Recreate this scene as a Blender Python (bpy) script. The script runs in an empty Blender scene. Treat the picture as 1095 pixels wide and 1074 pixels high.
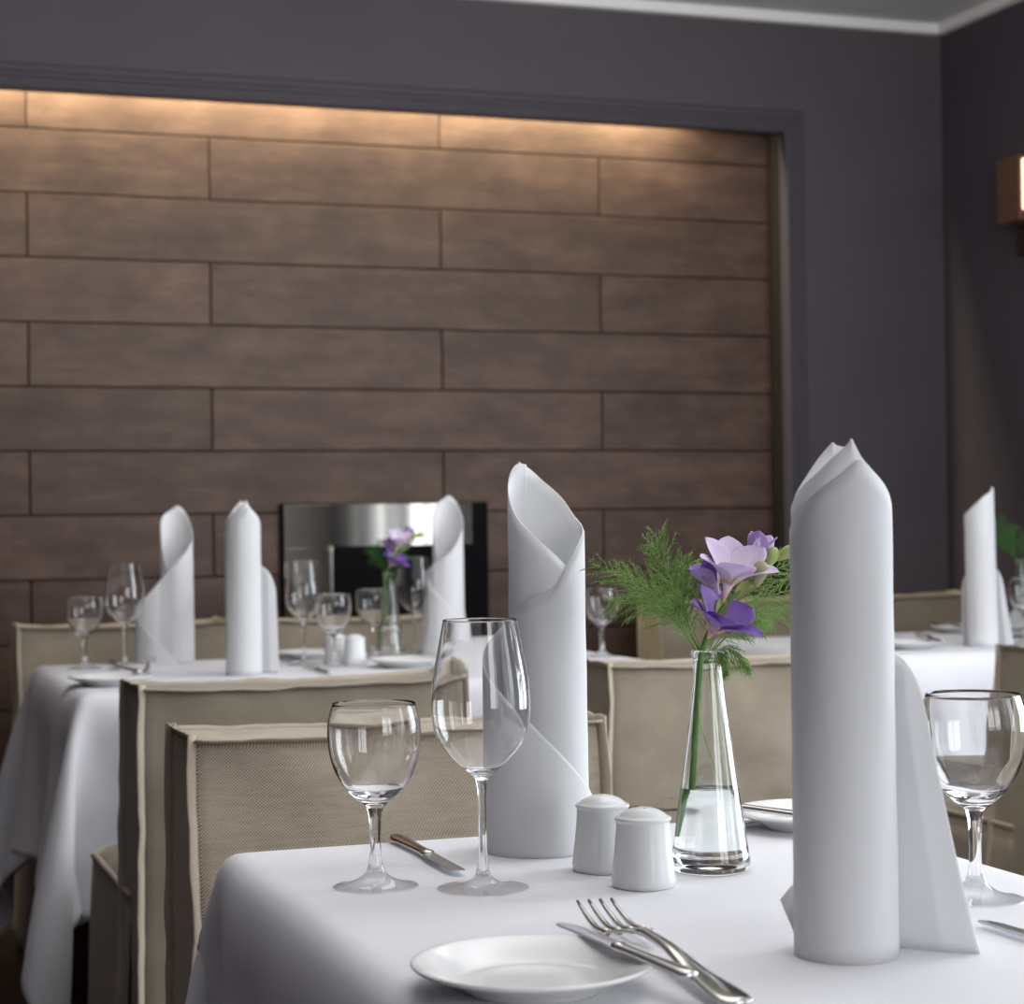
import bpy, bmesh, math, random
import numpy as np
from mathutils import Vector, Matrix, noise

random.seed(7)
R = math.radians
PI = math.pi
scene = bpy.context.scene
COL = scene.collection
YAW = -19.4            # camera heading, degrees (turned to the right of the back wall's normal)

# ------------------------------------------------------------------ helpers
def new_bm():
    return bmesh.new()

def obj(name, bm, mat, parent=None, smooth=True):
    bmesh.ops.recalc_face_normals(bm, faces=bm.faces) if getattr(bm, '_recalc', False) else None
    me = bpy.data.meshes.new(name)
    bm.to_mesh(me)
    bm.free()
    if smooth:
        for p in me.polygons:
            p.use_smooth = True
    o = bpy.data.objects.new(name, me)
    COL.objects.link(o)
    if mat:
        me.materials.append(mat)
    if parent:
        o.parent = parent
    return o

def tag(o, label, cat, group=None):
    o['label'] = label
    o['category'] = cat
    if group:
        o['group'] = group
    return o

def thing(name, label, cat, loc=(0, 0, 0), rotz=0, group=None):
    o = bpy.data.objects.new(name, None)
    o.empty_display_size = .05
    COL.objects.link(o)
    o.location = loc
    o.rotation_euler = (0, 0, rotz)
    return tag(o, label, cat, group)

def struct(o):
    o['kind'] = 'structure'
    return o

def copy_tree(o, parent=None):
    c = o.copy()
    COL.objects.link(c)
    if parent:
        c.parent = parent
    for ch in list(o.children):
        copy_tree(ch, c)
    return c

def dup(o, loc, rotz=0, label=None, group=None):
    c = copy_tree(o)
    c.location = loc
    c.rotation_euler = (0, 0, rotz)
    if label:
        c['label'] = label
    if group:
        c['group'] = group
    return c

def add_box(bm, lo, hi, bevel=0, seg=2):
    lo = Vector(lo); hi = Vector(hi)
    r = bmesh.ops.create_cube(bm, size=1)
    vs = r['verts']
    c = (lo + hi) / 2
    s = hi - lo
    for v in vs:
        v.co = Vector((v.co.x * s.x, v.co.y * s.y, v.co.z * s.z)) + c
    if bevel:
        es = list({e for v in vs for e in v.link_edges})
        bmesh.ops.bevel(bm, geom=es, offset=bevel, segments=seg, affect='EDGES', profile=.5)

def box_obj(name, lo, hi, mat, parent=None, bevel=0):
    bm = new_bm()
    add_box(bm, lo, hi, bevel)
    return obj(name, bm, mat, parent, smooth=False)

def add_lathe(bm, prof, seg=64, center=(0, 0, 0), closed=False):
    """prof: list of (r, z); r == 0 makes a pole. Points are given so that the outside lies to the right of the path going up."""
    cx, cy, cz = center
    rings = []
    for r, z in prof:
        if r <= 1e-6:
            rings.append([bm.verts.new((cx, cy, cz + z))])
        else:
            rings.append([bm.verts.new((cx + r * math.cos(2 * PI * i / seg), cy + r * math.sin(2 * PI * i / seg), cz + z)) for i in range(seg)])
    for a, b in zip(rings, rings[1:]):
        for i in range(seg):
            j = (i + 1) % seg
            if len(a) == 1 and len(b) == 1:
                continue
            if len(a) == 1:
                bm.faces.new((a[0], b[j], b[i]))
            elif len(b) == 1:
                bm.faces.new((a[i], a[j], b[0]))
            else:
                bm.faces.new((a[i], a[j], b[j], b[i]))

def catmull(pts, n=6):
    P = [Vector(p) for p in pts]
    P = [P[0] * 2 - P[1]] + P + [P[-1] * 2 - P[-2]]
    out = []
    for i in range(1, len(P) - 2):
        p0, p1, p2, p3 = P[i - 1:i + 3]
        for k in range(n):
            t = k / n
            out.append(.5 * ((2 * p1) + (p2 - p0) * t + (2 * p0 - 5 * p1 + 4 * p2 - p3) * t * t + (3 * p1 - p0 - 3 * p2 + p3) * t ** 3))
    out.append(P[-2].copy())
    return out

def smooth_prof(prof, n=4):
    return [(max(0, p.x), p.y) for p in catmull([(r, z, 0) for r, z in prof], n)]

def add_tube(bm, path, rad, seg=8, cap=True):
    path = [Vector(p) for p in path]
    n = len(path)
    rads = rad if isinstance(rad, (list, tuple)) else [rad] * n
    prev = None
    rings = []
    for i, p in enumerate(path):
        d = (path[min(i + 1, n - 1)] - path[max(i - 1, 0)])
        if d.length < 1e-9:
            d = Vector((0, 0, 1))
        d.normalize()
        if prev is None:
            a = d.orthogonal().normalized()
        else:
            a = (prev - d * prev.dot(d))
            a = a.normalized() if a.length > 1e-6 else d.orthogonal().normalized()
        prev = a
        b = d.cross(a)
        rings.append([bm.verts.new(p + (a * math.cos(2 * PI * k / seg) + b * math.sin(2 * PI * k / seg)) * rads[i]) for k in range(seg)])
    for A, B in zip(rings, rings[1:]):
        for k in range(seg):
            bm.faces.new((A[k], A[(k + 1) % seg], B[(k + 1) % seg], B[k]))
    if cap:
        bm.faces.new(list(reversed(rings[0])))
        bm.faces.new(rings[-1])

def add_grid(bm, f, nu, nv):
    g = [[bm.verts.new(f(i / nu, j / nv)) for j in range(nv + 1)] for i in range(nu + 1)]
    for i in range(nu):
        for j in range(nv):
            bm.faces.new((g[i][j], g[i + 1][j], g[i + 1][j + 1], g[i][j + 1]))
    return g

def interp(tab, x, k):
    """smooth interpolation of column k of a table sorted on column 0"""
    if x <= tab[0][0]:
        return tab[0][k]
    if x >= tab[-1][0]:
        return tab[-1][k]
    for i in range(len(tab) - 1):
        a, b = tab[i], tab[i + 1]
        if a[0] <= x <= b[0]:
            t = (x - a[0]) / (b[0] - a[0])
            def slope(j):
                if j <= 0:
                    return (tab[1][k] - tab[0][k]) / (tab[1][0] - tab[0][0])
                if j >= len(tab) - 1:
                    return (tab[-1][k] - tab[-2][k]) / (tab[-1][0] - tab[-2][0])
                s0 = (tab[j][k] - tab[j - 1][k]) / (tab[j][0] - tab[j - 1][0])
                s1 = (tab[j + 1][k] - tab[j][k]) / (tab[j + 1][0] - tab[j][0])
                if s0 * s1 <= 0:
                    return 0
                return 2 * s0 * s1 / (s0 + s1)
            h = b[0] - a[0]
            m0, m1 = slope(i) * h, slope(i + 1) * h
            return ((2 * t ** 3 - 3 * t * t + 1) * a[k] + (t ** 3 - 2 * t * t + t) * m0 + (-2 * t ** 3 + 3 * t * t) * b[k] + (t ** 3 - t * t) * m1)

# ------------------------------------------------------------------ materials
def srgb(r, g, b):
    f = lambda c: (c / 255 / 12.92) if c / 255 <= .04045 else ((c / 255 + .055) / 1.055) ** 2.4
    return (f(r), f(g), f(b), 1)

class Mat:
    def __init__(s, name):
        s.m = bpy.data.materials.new(name)
        s.m.use_nodes = True
        s.nt = s.m.node_tree
        s.b = s.nt.nodes['Principled BSDF']
        s.out = s.nt.nodes['Material Output']
    def n(s, t, **kw):
        nd = s.nt.nodes.new(t)
        for k, v in kw.items():
            if hasattr(nd, k) and k not in nd.inputs:
                setattr(nd, k, v)
            else:
                nd.inputs[k].default_value = v
        return nd
    def l(s, a, b):
        s.nt.links.new(a, b)
    def set(s, **kw):
        for k, v in kw.items():
            s.b.inputs[k.replace('_', ' ')].default_value = v
        return s
    def coords(s, scale=(1, 1, 1), kind='Object'):
        tc = s.n('ShaderNodeTexCoord')
        mp = s.n('ShaderNodeMapping')
        mp.inputs['Scale'].default_value = scale
        s.l(tc.outputs[kind], mp.inputs['Vector'])
        return mp.outputs['Vector']
    def noise(s, vec, scale, detail=4, rough=.5):
        nz = s.n('ShaderNodeTexNoise')
        nz.inputs['Scale'].default_value = scale
        nz.inputs['Detail'].default_value = detail
        nz.inputs['Roughness'].default_value = rough
        s.l(vec, nz.inputs['Vector'])
        return nz.outputs['Fac']
    def ramp(s, fac, stops):
        r = s.n('ShaderNodeValToRGB')
        e = r.color_ramp.elements
        while len(e) < len(stops):
            e.new(.5)
        for el, (p, c) in zip(e, stops):
            el.position = p
            el.color = c
        s.l(fac, r.inputs['Fac'])
        return r.outputs['Color']
    def math(s, op, a, b=None):
        nd = s.n('ShaderNodeMath', operation=op)
        for i, x in enumerate((a, b)):
            if x is None:
                continue
            if isinstance(x, (int, float)):
                nd.inputs[i].default_value = x
            else:
                s.l(x, nd.inputs[i])
        return nd.outputs[0]
    def mix(s, fac, a, b, blend='MIX'):
        nd = s.n('ShaderNodeMix', data_type='RGBA', blend_type=blend)
        for sock, x in ((nd.inputs[0], fac), (nd.inputs[6], a), (nd.inputs[7], b)):
            if isinstance(x, (int, float, tuple)):
                sock.default_value = x
            else:
                s.l(x, sock)
        return nd.outputs[2]
    def bump(s, h, strength=.2, dist=.001):
        b = s.n('ShaderNodeBump')
        b.inputs['Strength'].default_value = strength
        b.inputs['Distance'].default_value = dist
        s.l(h, b.inputs['Height'])
        s.l(b.outputs['Normal'], s.b.inputs['Normal'])

def plain(name, col, rough=.5, metal=0, nscale=30, var=.08, bump=0, spec=.5):
    M = Mat(name)
    v = M.coords()
    f = M.noise(v, nscale, 5)
    lo = tuple(c * (1 - var) for c in col[:3]) + (1,)
    hi = tuple(min(1, c * (1 + var)) for c in col[:3]) + (1,)
    M.l(M.ramp(f, [(.3, lo), (.7, hi)]), M.b.inputs['Base Color'])
    M.set(Roughness=rough, Metallic=metal)
    M.b.inputs['Specular IOR Level'].default_value = spec
    if bump:
        M.bump(f, bump)
    return M.m

def glass_mat(name, col=(1, 1, 1, 1), ior=1.5):
    M = Mat(name)
    M.set(Roughness=0.0, IOR=ior)
    M.b.inputs['Base Color'].default_value = col
    M.b.inputs['Transmission Weight'].default_value = 1
    return M.m

def weave_mat(name, dark, light, pitch, strength, big=.25):
    """linen: two crossed thread waves in object space plus slubs"""
    M = Mat(name)
    tc = M.n('ShaderNodeTexCoord')
    sep = M.n('ShaderNodeSeparateXYZ')
    M.l(tc.outputs['Object'], sep.inputs[0])
    k = 2 * PI / pitch
    u = M.math('ADD', sep.outputs['X'], sep.outputs['Y'])
    wu = M.math('SINE', M.math('MULTIPLY', u, k))
    zz = M.math('ADD', sep.outputs['Z'], M.math('MULTIPLY', sep.outputs['Y'], .35))
    wz = M.math('SINE', M.math('MULTIPLY', zz, k))
    w = M.math('ADD', M.math('MULTIPLY', M.math('MULTIPLY', wu, wz), .5), .5)
    big_n = M.noise(tc.outputs['Object'], 9, 5, .6)
    mp = M.n('ShaderNodeMapping')
    mp.inputs['Scale'].default_value = (25, 25, 220)
    M.l(tc.outputs['Object'], mp.inputs['Vector'])
    slub = M.noise(mp.outputs['Vector'], 1, 3)
    f = M.math('ADD', M.math('MULTIPLY', w, .78), M.math('MULTIPLY', slub, .22))
    c = M.ramp(f, [(.15, dark), (.85, light)])
    shade = M.ramp(big_n, [(.3, (1 - big, 1 - big, 1 - big, 1)), (.75, (1, 1, 1, 1))])
    M.l(M.mix(1.0, c, shade, 'MULTIPLY'), M.b.inputs['Base Color'])
    M.set(Roughness=.95)
    M.b.inputs['Specular IOR Level'].default_value = .1
    M.b.inputs['Sheen Weight'].default_value = .15
    M.bump(M.math('ADD', w, slub), strength, .0008)
    return M.m

def cloth_mat(name, col, translucent=.15, pitch=.0009):
    M = Mat(name)
    v = M.coords()
    f = M.noise(v, 6, 4)
    M.l(M.ramp(f, [(.3, tuple(c * .965 for c in col[:3]) + (1,)), (.7, col)]), M.b.inputs['Base Color'])
    M.set(Roughness=.85)
    M.b.inputs['Specular IOR Level'].default_value = .2
    M.b.inputs['Sheen Weight'].default_value = .1
    fine = M.noise(M.coords((700, 700, 700)), 1, 2)
    M.bump(M.math('ADD', fine, M.math('MULTIPLY', M.noise(v, 18, 3), 3)), .12, .001)
    if translucent:
        tr = M.n('ShaderNodeBsdfTranslucent')
        tr.inputs['Color'].default_value = col
        mx = M.n('ShaderNodeMixShader')
        mx.inputs[0].default_value = translucent
        M.l(M.b.outputs[0], mx.inputs[1])
        M.l(tr.outputs[0], mx.inputs[2])
        M.l(mx.outputs[0], M.out.inputs['Surface'])
    return M.m

def petal_mat(name, base, mid, tip):
    """colour runs along the petal (UV v)"""
    M = Mat(name)
    at = M.n('ShaderNodeAttribute', attribute_name='along')
    streak = M.noise(M.coords((300, 300, 300)), 1, 3)
    f = M.math('ADD', at.outputs['Fac'], M.math('MULTIPLY', M.math('SUBTRACT', streak, .5), .25))
    c = M.ramp(f, [(0.02, base), (.28, mid), (.85, tip)])
    M.l(c, M.b.inputs['Base Color'])
    M.set(Roughness=.55)
    M.b.inputs['Subsurface Weight'].default_value = .15
    M.b.inputs['Subsurface Radius'].default_value = (.004, .002, .004)
    tr = M.n('ShaderNodeBsdfTranslucent')
    M.l(c, tr.inputs['Color'])
    mx = M.n('ShaderNodeMixShader')
    mx.inputs[0].default_value = .3
    M.l(M.b.outputs[0], mx.inputs[1])
    M.l(tr.outputs[0], mx.inputs[2])
    M.l(mx.outputs[0], M.out.inputs['Surface'])
    return M.m

def plank_mat():
    M = Mat('plank_wood')
    at = M.n('ShaderNodeAttribute', attribute_name='tone')
    tc = M.n('ShaderNodeTexCoord')
    off = M.n('ShaderNodeVectorMath', operation='ADD')
    cmb = M.n('ShaderNodeCombineXYZ')
    M.l(M.math('MULTIPLY', at.outputs['Fac'], 37.0), cmb.inputs['X'])
    M.l(M.math('MULTIPLY', at.outputs['Fac'], 19.0), cmb.inputs['Z'])
    M.l(tc.outputs['Object'], off.inputs[0])
    M.l(cmb.outputs[0], off.inputs[1])
    def mp(sc):
        m = M.n('ShaderNodeMapping')
        m.inputs['Scale'].default_value = sc
        M.l(off.outputs[0], m.inputs['Vector'])
        return m.outputs['Vector']
    grain = M.noise(mp((2.2, 1, 26)), 1, 8, .6)
    cloud = M.noise(mp((4.5, 1, 9)), 1, 6, .62)
    fine = M.noise(mp((9, 1, 260)), 1, 4, .6)
    f = M.math('ADD', M.math('MULTIPLY', grain, .3), M.math('MULTIPLY', cloud, .7))
    c = M.ramp(f, [(.28, srgb(58, 42, 36)), (.5, srgb(85, 65, 56)), (.72, srgb(113, 89, 77))])
    tone = M.ramp(at.outputs['Fac'], [(0, (.84, .82, .80, 1)), (1, (1.08, 1.05, 1.03, 1))])
    c = M.mix(1.0, c, tone, 'MULTIPLY')
    fl = M.ramp(fine, [(.35, (.86, .85, .84, 1)), (.6, (1, 1, 1, 1))])
    c = M.mix(1.0, c, fl, 'MULTIPLY')
    M.l(c, M.b.inputs['Base Color'])
    M.set(Roughness=.5)
    M.b.inputs['Specular IOR Level'].default_value = .35
    M.bump(M.math('ADD', grain, fine), .12, .002)
    return M.m

def floor_mat():
    M = Mat('dark_floor_boards')
    v = M.coords((1, 1, 1))
    br = M.n('ShaderNodeTexBrick')
    br.inputs['Scale'].default_value = 1
    br.inputs['Brick Width'].default_value = 1.2
    br.inputs['Row Height'].default_value = .14
    br.inputs['Mortar Size'].default_value = .002
    br.inputs['Color1'].default_value = srgb(52, 30, 22)
    br.inputs['Color2'].default_value = srgb(66, 40, 29)
    br.inputs['Mortar'].default_value = srgb(18, 10, 8)
    M.l(v, br.inputs['Vector'])
    g = M.noise(M.coords((4, 60, 1)), 1, 6)
    c = M.mix(1.0, br.outputs['Color'], M.ramp(g, [(.3, (.7, .7, .7, 1)), (.7, (1, 1, 1, 1))]), 'MULTIPLY')
    M.l(c, M.b.inputs['Base Color'])
    M.set(Roughness=.4)
    return M.m

def emission_mat(name, col, strength):
    M = Mat(name)
    M.set(Roughness=.4)
    M.b.inputs['Base Color'].default_value = col
    M.b.inputs['Emission Color'].default_value = col
    M.b.inputs['Emission Strength'].default_value = strength
    return M.m

M_wall = plain('aubergine_wall_paint', srgb(84, 78, 83), .75, 0, 3, .05, spec=.25)
M_wall_r = plain('shaded_side_wall_paint', srgb(76, 70, 77), .75, 0, 3, .05, spec=.2)  # wall paint made darker: shade from grazing daylight put into the colour
M_trim = plain('aubergine_trim_paint', srgb(74, 70, 77), .6, 0, 8, .04, spec=.25)
M_ceil = plain('white_ceiling_paint', srgb(206, 208, 211), .9, 0, 4, .02, spec=.2)
M_cornice = plain('white_cornice_paint', srgb(236, 236, 236), .7, 0, 10, .02)
M_plaster = plain('pale_plaster', srgb(176, 172, 170), .9, 0, 4, .03)
M_plank = plank_mat()
M_groove = plain('dark_groove', srgb(30, 18, 14), .9, 0, 20, .1)
M_reveal = plain('dark_reveal_wood', srgb(22, 15, 12), .7, 0, 10, .15)
M_floor = floor_mat()
M_cloth = cloth_mat('white_damask', (.83, .83, .86, 1), .06)
M_napkin = cloth_mat('white_linen_napkin', (.86, .86, .87, 1), .24)
M_linen = weave_mat('beige_linen', srgb(98, 84, 68), srgb(236, 222, 202), .0040, .5, .18)
M_linen_far = weave_mat('beige_linen_smooth', srgb(128, 117, 101), srgb(180, 168, 149), .0026, .3, .25)
M_seam = weave_mat('beige_seam_linen', srgb(150, 136, 117), srgb(208, 195, 176), .003, .4, .15)
M_glass = glass_mat('clear_glass', (1, 1, 1, 1), 1.46)
M_vase = glass_mat('pale_green_glass', (.975, .995, .985, 1), 1.5)
M_water = glass_mat('water', (.99, 1, 1, 1), 1.33)
M_china = plain('white_china', (.80, .80, .79, 1), .12, 0, 5, .01)
M_shaker = plain('white_glazed_porcelain', (.78, .79, .79, 1), .22, 0, 5, .01)
M_hole = plain('dark_hole', (.02, .02, .02, 1), .8)
M_steel = plain('polished_steel', (.62, .60, .58, 1), .16, 1, 60, .05)
M_blade = plain('brushed_blade_steel', (.66, .68, .72, 1), .28, 1, 90, .08)
M_table = plain('dark_table_wood', srgb(60, 38, 28), .5, 0, 12, .2)
M_stem = plain('green_stem', srgb(84, 128, 46), .5, 0, 40, .2)
M_fern = plain('fern_green', srgb(128, 164, 82), .6, 0, 60, .3)
M_fern_far = plain('deep_fern_green', srgb(50, 104, 36), .6, 0, 60, .3)
M_bud = plain('pale_green_bud', srgb(150, 164, 96), .5, 0, 80, .2)
M_bud_grey = plain('mauve_tinged_bud', srgb(146, 144, 108), .5, 0, 80, .25)
M_lilac = petal_mat('lilac_petal', srgb(240, 214, 120), srgb(244, 236, 246), srgb(226, 208, 236))
M_lilac2 = petal_mat('deeper_lilac_petal', srgb(236, 222, 240), srgb(212, 188, 230), srgb(190, 158, 218))
M_violet = petal_mat('violet_petal', srgb(244, 206, 90), srgb(176, 146, 212), srgb(138, 92, 188))
M_black = plain('black_enamel', (.005, .005, .006, 1), .6, 0, 20, .1, spec=.05)
M_fsteel = plain('mirror_steel', (.46, .44, .39, 1), .05, 1, 5, .04)
M_winframe = plain('white_window_paint', srgb(225, 225, 222), .5, 0, 10, .02)
M_bronze = plain('dark_bronze', srgb(58, 40, 32), .5, .3, 30, .15)
M_shade = plain('brown_lamp_fabric', srgb(96, 66, 50), .8, 0, 60, .12)
M_glow = emission_mat('warm_lit_glass', (1, .78, .48, 1), 2.2)

# ------------------------------------------------------------------ room shell
XL, XR = -2.0, 3.68
YB, YN, YF = 5.94, 6.05, -2.6     # dark back wall, plank wall inside its niche, wall behind the camera
ZC = 2.765
NX0, NX1, NZ = -1.3, 3.072, 2.364

struct(box_obj('floor', (XL - .3, YF - .3, -.1), (XR + .3, YN + .5, 0), M_floor))
struct(box_obj('ceiling', (XL - .3, YF - .3, ZC), (XR + .3, YN + .5, ZC + .1), M_ceil))
bm = new_bm()
add_box(bm, (XL - .3, YB, NZ), (XR + .3, YB + .03, ZC))
add_box(bm, (XL - .3, YB, 0), (NX0, YN + .05, NZ))
add_box(bm, (NX1 + .008, YB, 0), (XR + .3, YN + .05, NZ))
add_box(bm, (XL - .3, YN + .03, NZ), (XR + .3, YN + .2, ZC))
struct(obj('wall_back', bm, M_wall, smooth=False))
struct(box_obj('wall_niche_side', (NX1, YB + .012, 0), (NX1 + .02, YN + .03, NZ + .12), M_reveal))

# plank cladding inside the niche: one continuous clad wall
bm = new_bm()
tone = bm.faces.layers.float.new('tone')
PITCH, PL = .1932, 1.292
z_top = 2.463
row = 0
z = z_top
while z > -.05:
    z0, z1 = z - PITCH, z
    off = .608 if row % 2 == 0 else 1.157
    if row == 0:
        off = .608
    x = off - 3 * PL
    while x < NX1:
        a, b = max(x, NX0 - .05), min(x + PL, NX1)
        if b > a + .01:
            nf = len(bm.faces)
            add_box(bm, (a + .0024, YN, max(z0 + .0024, 0)), (b - .0024, YN + .016, z1 - .0024), .0016, 1)
            bm.faces.ensure_lookup_table()
            t = random.random()
            for fc in bm.faces[nf:]:
                fc[tone] = t
        x += PL
    z -= PITCH
    row += 1
pk = struct(obj('wall_planks', bm, M_plank, smooth=False))
struct(box_obj('wall_niche_back', (NX0 - .1, YN + .012, 0), (NX1 + .03, YN + .03, NZ + .2), M_groove))

# moulded frame round the niche opening, mitred
def sweep_frame(bm, path2d, prof, y0):
    """path2d: (x, z) corner points; prof: (outward offset, protrusion toward the room)"""
    n = len(path2d)
    rings = []
    for i, p in enumerate(path2d):
        p = Vector(p)
        dirs = []
        if i > 0:
            dirs.append((p - Vector(path2d[i - 1])).normalized())
        if i < n - 1:
            dirs.append((Vector(path2d[i + 1]) - p).normalized())
        nr = [Vector((-d.y, d.x)) for d in dirs]
        m = sum(nr, Vector((0, 0))) / len(nr)
        m = m / max(m.length_squared, .2)
        rings.append([bm.verts.new((p.x + m.x * o, y0 - h, p.y + m.y * o)) for o, h in prof])
    for A, B in zip(rings, rings[1:]):
        for k in range(len(prof) - 1):
            bm.faces.new((A[k], B[k], B[k + 1], A[k + 1]))

bm = new_bm()
sweep_frame(bm, [(NX0, 0), (NX0, NZ), (NX1, NZ), (NX1, 0)],
            [(-.002, -.03), (-.002, .010), (.004, .016), (.014, .016), (.018, .007), (.030, .007), (.036, .013), (.046, .013), (.052, .005), (.070, .005), (.076, .001), (.078, -.002)], YB)
bmesh.ops.recalc_face_normals(bm, faces=bm.faces)
struct(obj('trim_1', bm, M_trim, smooth=False))
# cornice
for nm, lo, hi in (('trim_2', (XL, YB - .032, ZC - .036), (XR, YB + .01, ZC + .001)), ('trim_3', (XR - .032, YF, ZC - .036), (XR + .01, YB, ZC + .001))):
    struct(box_obj(nm, lo, hi, M_cornice, bevel=.008))
struct(box_obj('baseboard_back', (NX1 + .08, YB - .015, 0), (XR, YB + .01, .11), M_trim, bevel=.004))
struct(box_obj('baseboard_right', (XR - .015, YF, 0), (XR + .01, YB, .11), M_trim, bevel=.004))

# right wall with window openings further toward (and behind) the camera
def wall_with_holes(name, axis, pos, thick, a0, a1, holes, mat):
    """vertical wall; axis 'x' = wall in the YZ plane at x=pos; holes: (a0, a1, z0, z1)"""
    bm = new_bm()
    def seg(b0, b1, z0, z1):
        if b1 - b0 < 1e-4 or z1 - z0 < 1e-4:
            return
        if axis == 'x':
            add_box(bm, (min(pos, pos + thick), b0, z0), (max(pos, pos + thick), b1, z1))
        else:
            add_box(bm, (b0, min(pos, pos + thick), z0), (b1, max(pos, pos + thick), z1))
    cur = a0
    for h in sorted(holes):
        seg(cur, h[0], 0, ZC)
        seg(h[0], h[1], 0, h[2])
        seg(h[0], h[1], h[3], ZC)
        cur = h[1]
    seg(cur, a1, 0, ZC)
    return struct(obj(name, bm, mat, smooth=False))

RW = [(-2.3, -.62, .55, 2.45), (-.5, .3, .55, 2.45), (1.3, 3.0, .55, 2.45)]
FW = [(.9, 1.9, .55, 2.45), (2.1, 3.1, .55, 2.45)]
wall_with_holes('wall_right', 'x', XR, .25, YF - .3, YN + .3, RW, M_wall_r)
wall_with_holes('wall_left', 'x', XL, -.2, YF - .3, YN + .3, [], M_wall)
wall_with_holes('wall_front', 'y', YF, -.25, XL - .2, XR + .25, FW, M_plaster)

def window(n, axis, pos, sgn, a0, a1, z0, z1):
    bm = new_bm()
    w = .06
    def bx(b0, b1, c0, c1, d=.05):
        if axis == 'x':
            p0, p1 = sorted((pos + sgn * .10, pos + sgn * (.10 + d)))
            add_box(bm, (p0, b0, c0), (p1, b1, c1), .004, 1)
        else:
            p0, p1 = sorted((pos + sgn * .10, pos + sgn * (.10 + d)))
            add_box(bm, (b0, p0, c0), (b1, p1, c1), .004, 1)
    bx(a0, a1, z0, z0 + w); bx(a0, a1, z1 - w, z1)
    bx(a0, a0 + w, z0, z1); bx(a1 - w, a1, z0, z1)
    m = (a0 + a1) / 2
    bx(m - .03, m + .03, z0, z1)
    bx(a0, a1, z0 + (z1 - z0) * .68 - .02, z0 + (z1 - z0) * .68 + .02)
    o = struct(obj('window_%d' % n, bm, M_winframe, smooth=False))
    return o
k = 1
for h in RW:
    window(k, 'x', XR, 1, *h); k += 1
for h in FW:
    window(k, 'y', YF, -1, *h); k += 1

# ------------------------------------------------------------------ lights
def area(name, loc, rot, sx, sy, power, col):
    L = bpy.data.lights.new(name, 'AREA')
    L.shape = 'RECTANGLE'
    L.size, L.size_y = sx, sy
    L.energy = power
    L.color = col
    o = bpy.data.objects.new(name, L)
    o.location = loc
    o.rotation_euler = rot
    COL.objects.link(o)
    return o
SKY = (.88, .94, 1.0)
for y0, y1, p in ((-2.3, -1.75, .25), (-1.72, -1.30, .5), (-1.27, -1.18, 1.9), (-1.13, -.62, .55), (-.5, -.22, 8), (-.08, .22, 8), (1.3, 3.0, 92)):
    area('daylight_right', (XR + .03, (y0 + y1) / 2, 1.5), (0, R(90), 0), 1.9, y1 - y0, p, SKY)
for h, p in zip(FW, (30, 32)):
    area('daylight_front', ((h[0] + h[1]) / 2, YF - .03, (h[2] + h[3]) / 2), (R(90), 0, 0), h[1] - h[0], h[3] - h[2], p, (.96, .97, 1.0))
# warm LED line hidden in the cove above the planks
area('cove_light', ((NX0 + NX1) / 2 - .1, YB + .055, NZ + .085), (R(-22), 0, 0), NX1 - NX0 - .45, .02, 58, (1.0, .90, .58))
# soft ceiling downlights of the room (behind and above the camera)
area('ceiling_light', (.9, 1.2, ZC - .02), (0, 0, 0), 1.6, 1.6, 10, (1.0, .93, .86))
area('ceiling_light', (1.6, 4.2, ZC - .02), (0, 0, 0), 1.6, .8, 9, (1.0, .93, .86))

area('added_ceiling_fill', (1.5, 2.5, 1.98), (R(180 - 25), 0, 0), 1.8, .4, 58, (1.0, .97, .95))  # added upward fill that brightens the ceiling, not a lamp of the room
w = bpy.data.worlds.new('World')
scene.world = w
w.use_nodes = True
bgn = w.node_tree.nodes['Background']
bgn.inputs['Color'].default_value = (.80, .88, 1.0, 1)
bgn.inputs['Strength'].default_value = .9

# ------------------------------------------------------------------ fireplace
t = thing('fireplace', 'black built-in fireplace with a polished steel surround in the plank wall', 'fireplace', (0, YN - .002, 0))
bm = new_bm()
add_box(bm, (1.362, -.016, .28), (2.042, .0, 1.140), .003, 1)
obj('casing', bm, M_black, t, smooth=False)
bm = new_bm()
add_box(bm, (1.372, -.026, 1.004), (1.985, -.014, 1.136), .0004, 1)
add_box(bm, (1.372, -.026, .34), (1.522, -.014, 1.0035), .0004, 1)
obj('steel_surround', bm, M_fsteel, t, smooth=False)
bm = new_bm()
add_box(bm, (1.522, -.034, .34), (1.985, -.014, 1.000), .002, 1)
fd = obj('door', bm, M_black, t, smooth=False)
bm = new_bm()
add_box(bm, (1.517, -.036, .34), (1.523, -.02, 1.004), .001, 1)
obj('door_edge', bm, M_steel, fd, smooth=False)

# ------------------------------------------------------------------ wall sconce
t = thing('wall_sconce', 'brown box wall lamp glowing on the dark right wall', 'wall lamp', (XR, 5.245, 2.0))
bm = new_bm()
add_box(bm, (-.02, -.09, -.10), (0, .09, .17), .004)
obj('back_plate', bm, M_bronze, t, smooth=False)
bm = new_bm()
for lo, hi in (((-.11, .17, 0), (0, .185, .205)), ((-.11, -.185, 0), (0, -.17, .205)), ((-.118, .06, 0), (-.105, .185, .205)), ((-.118, -.185, 0), (-.105, -.06, .205))):
    add_box(bm, lo, hi, .002, 1)
add_box(bm, (-.11, -.18, -.004), (0, .18, .004), .002, 1)
obj('lamp_shade', bm, M_shade, t, smooth=False)
bm = new_bm()
add_box(bm, (-.108, -.062, .03), (-.10, .062, .19), .003, 1)
obj('glass_panel', bm, M_glow, t, smooth=False)
bm = new_bm()
add_box(bm, (-.05, -.19, -.10), (-.01, .19, -.006), .012)
obj('bracket', bm, M_bronze, t, smooth=False)
bm = new_bm()
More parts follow.
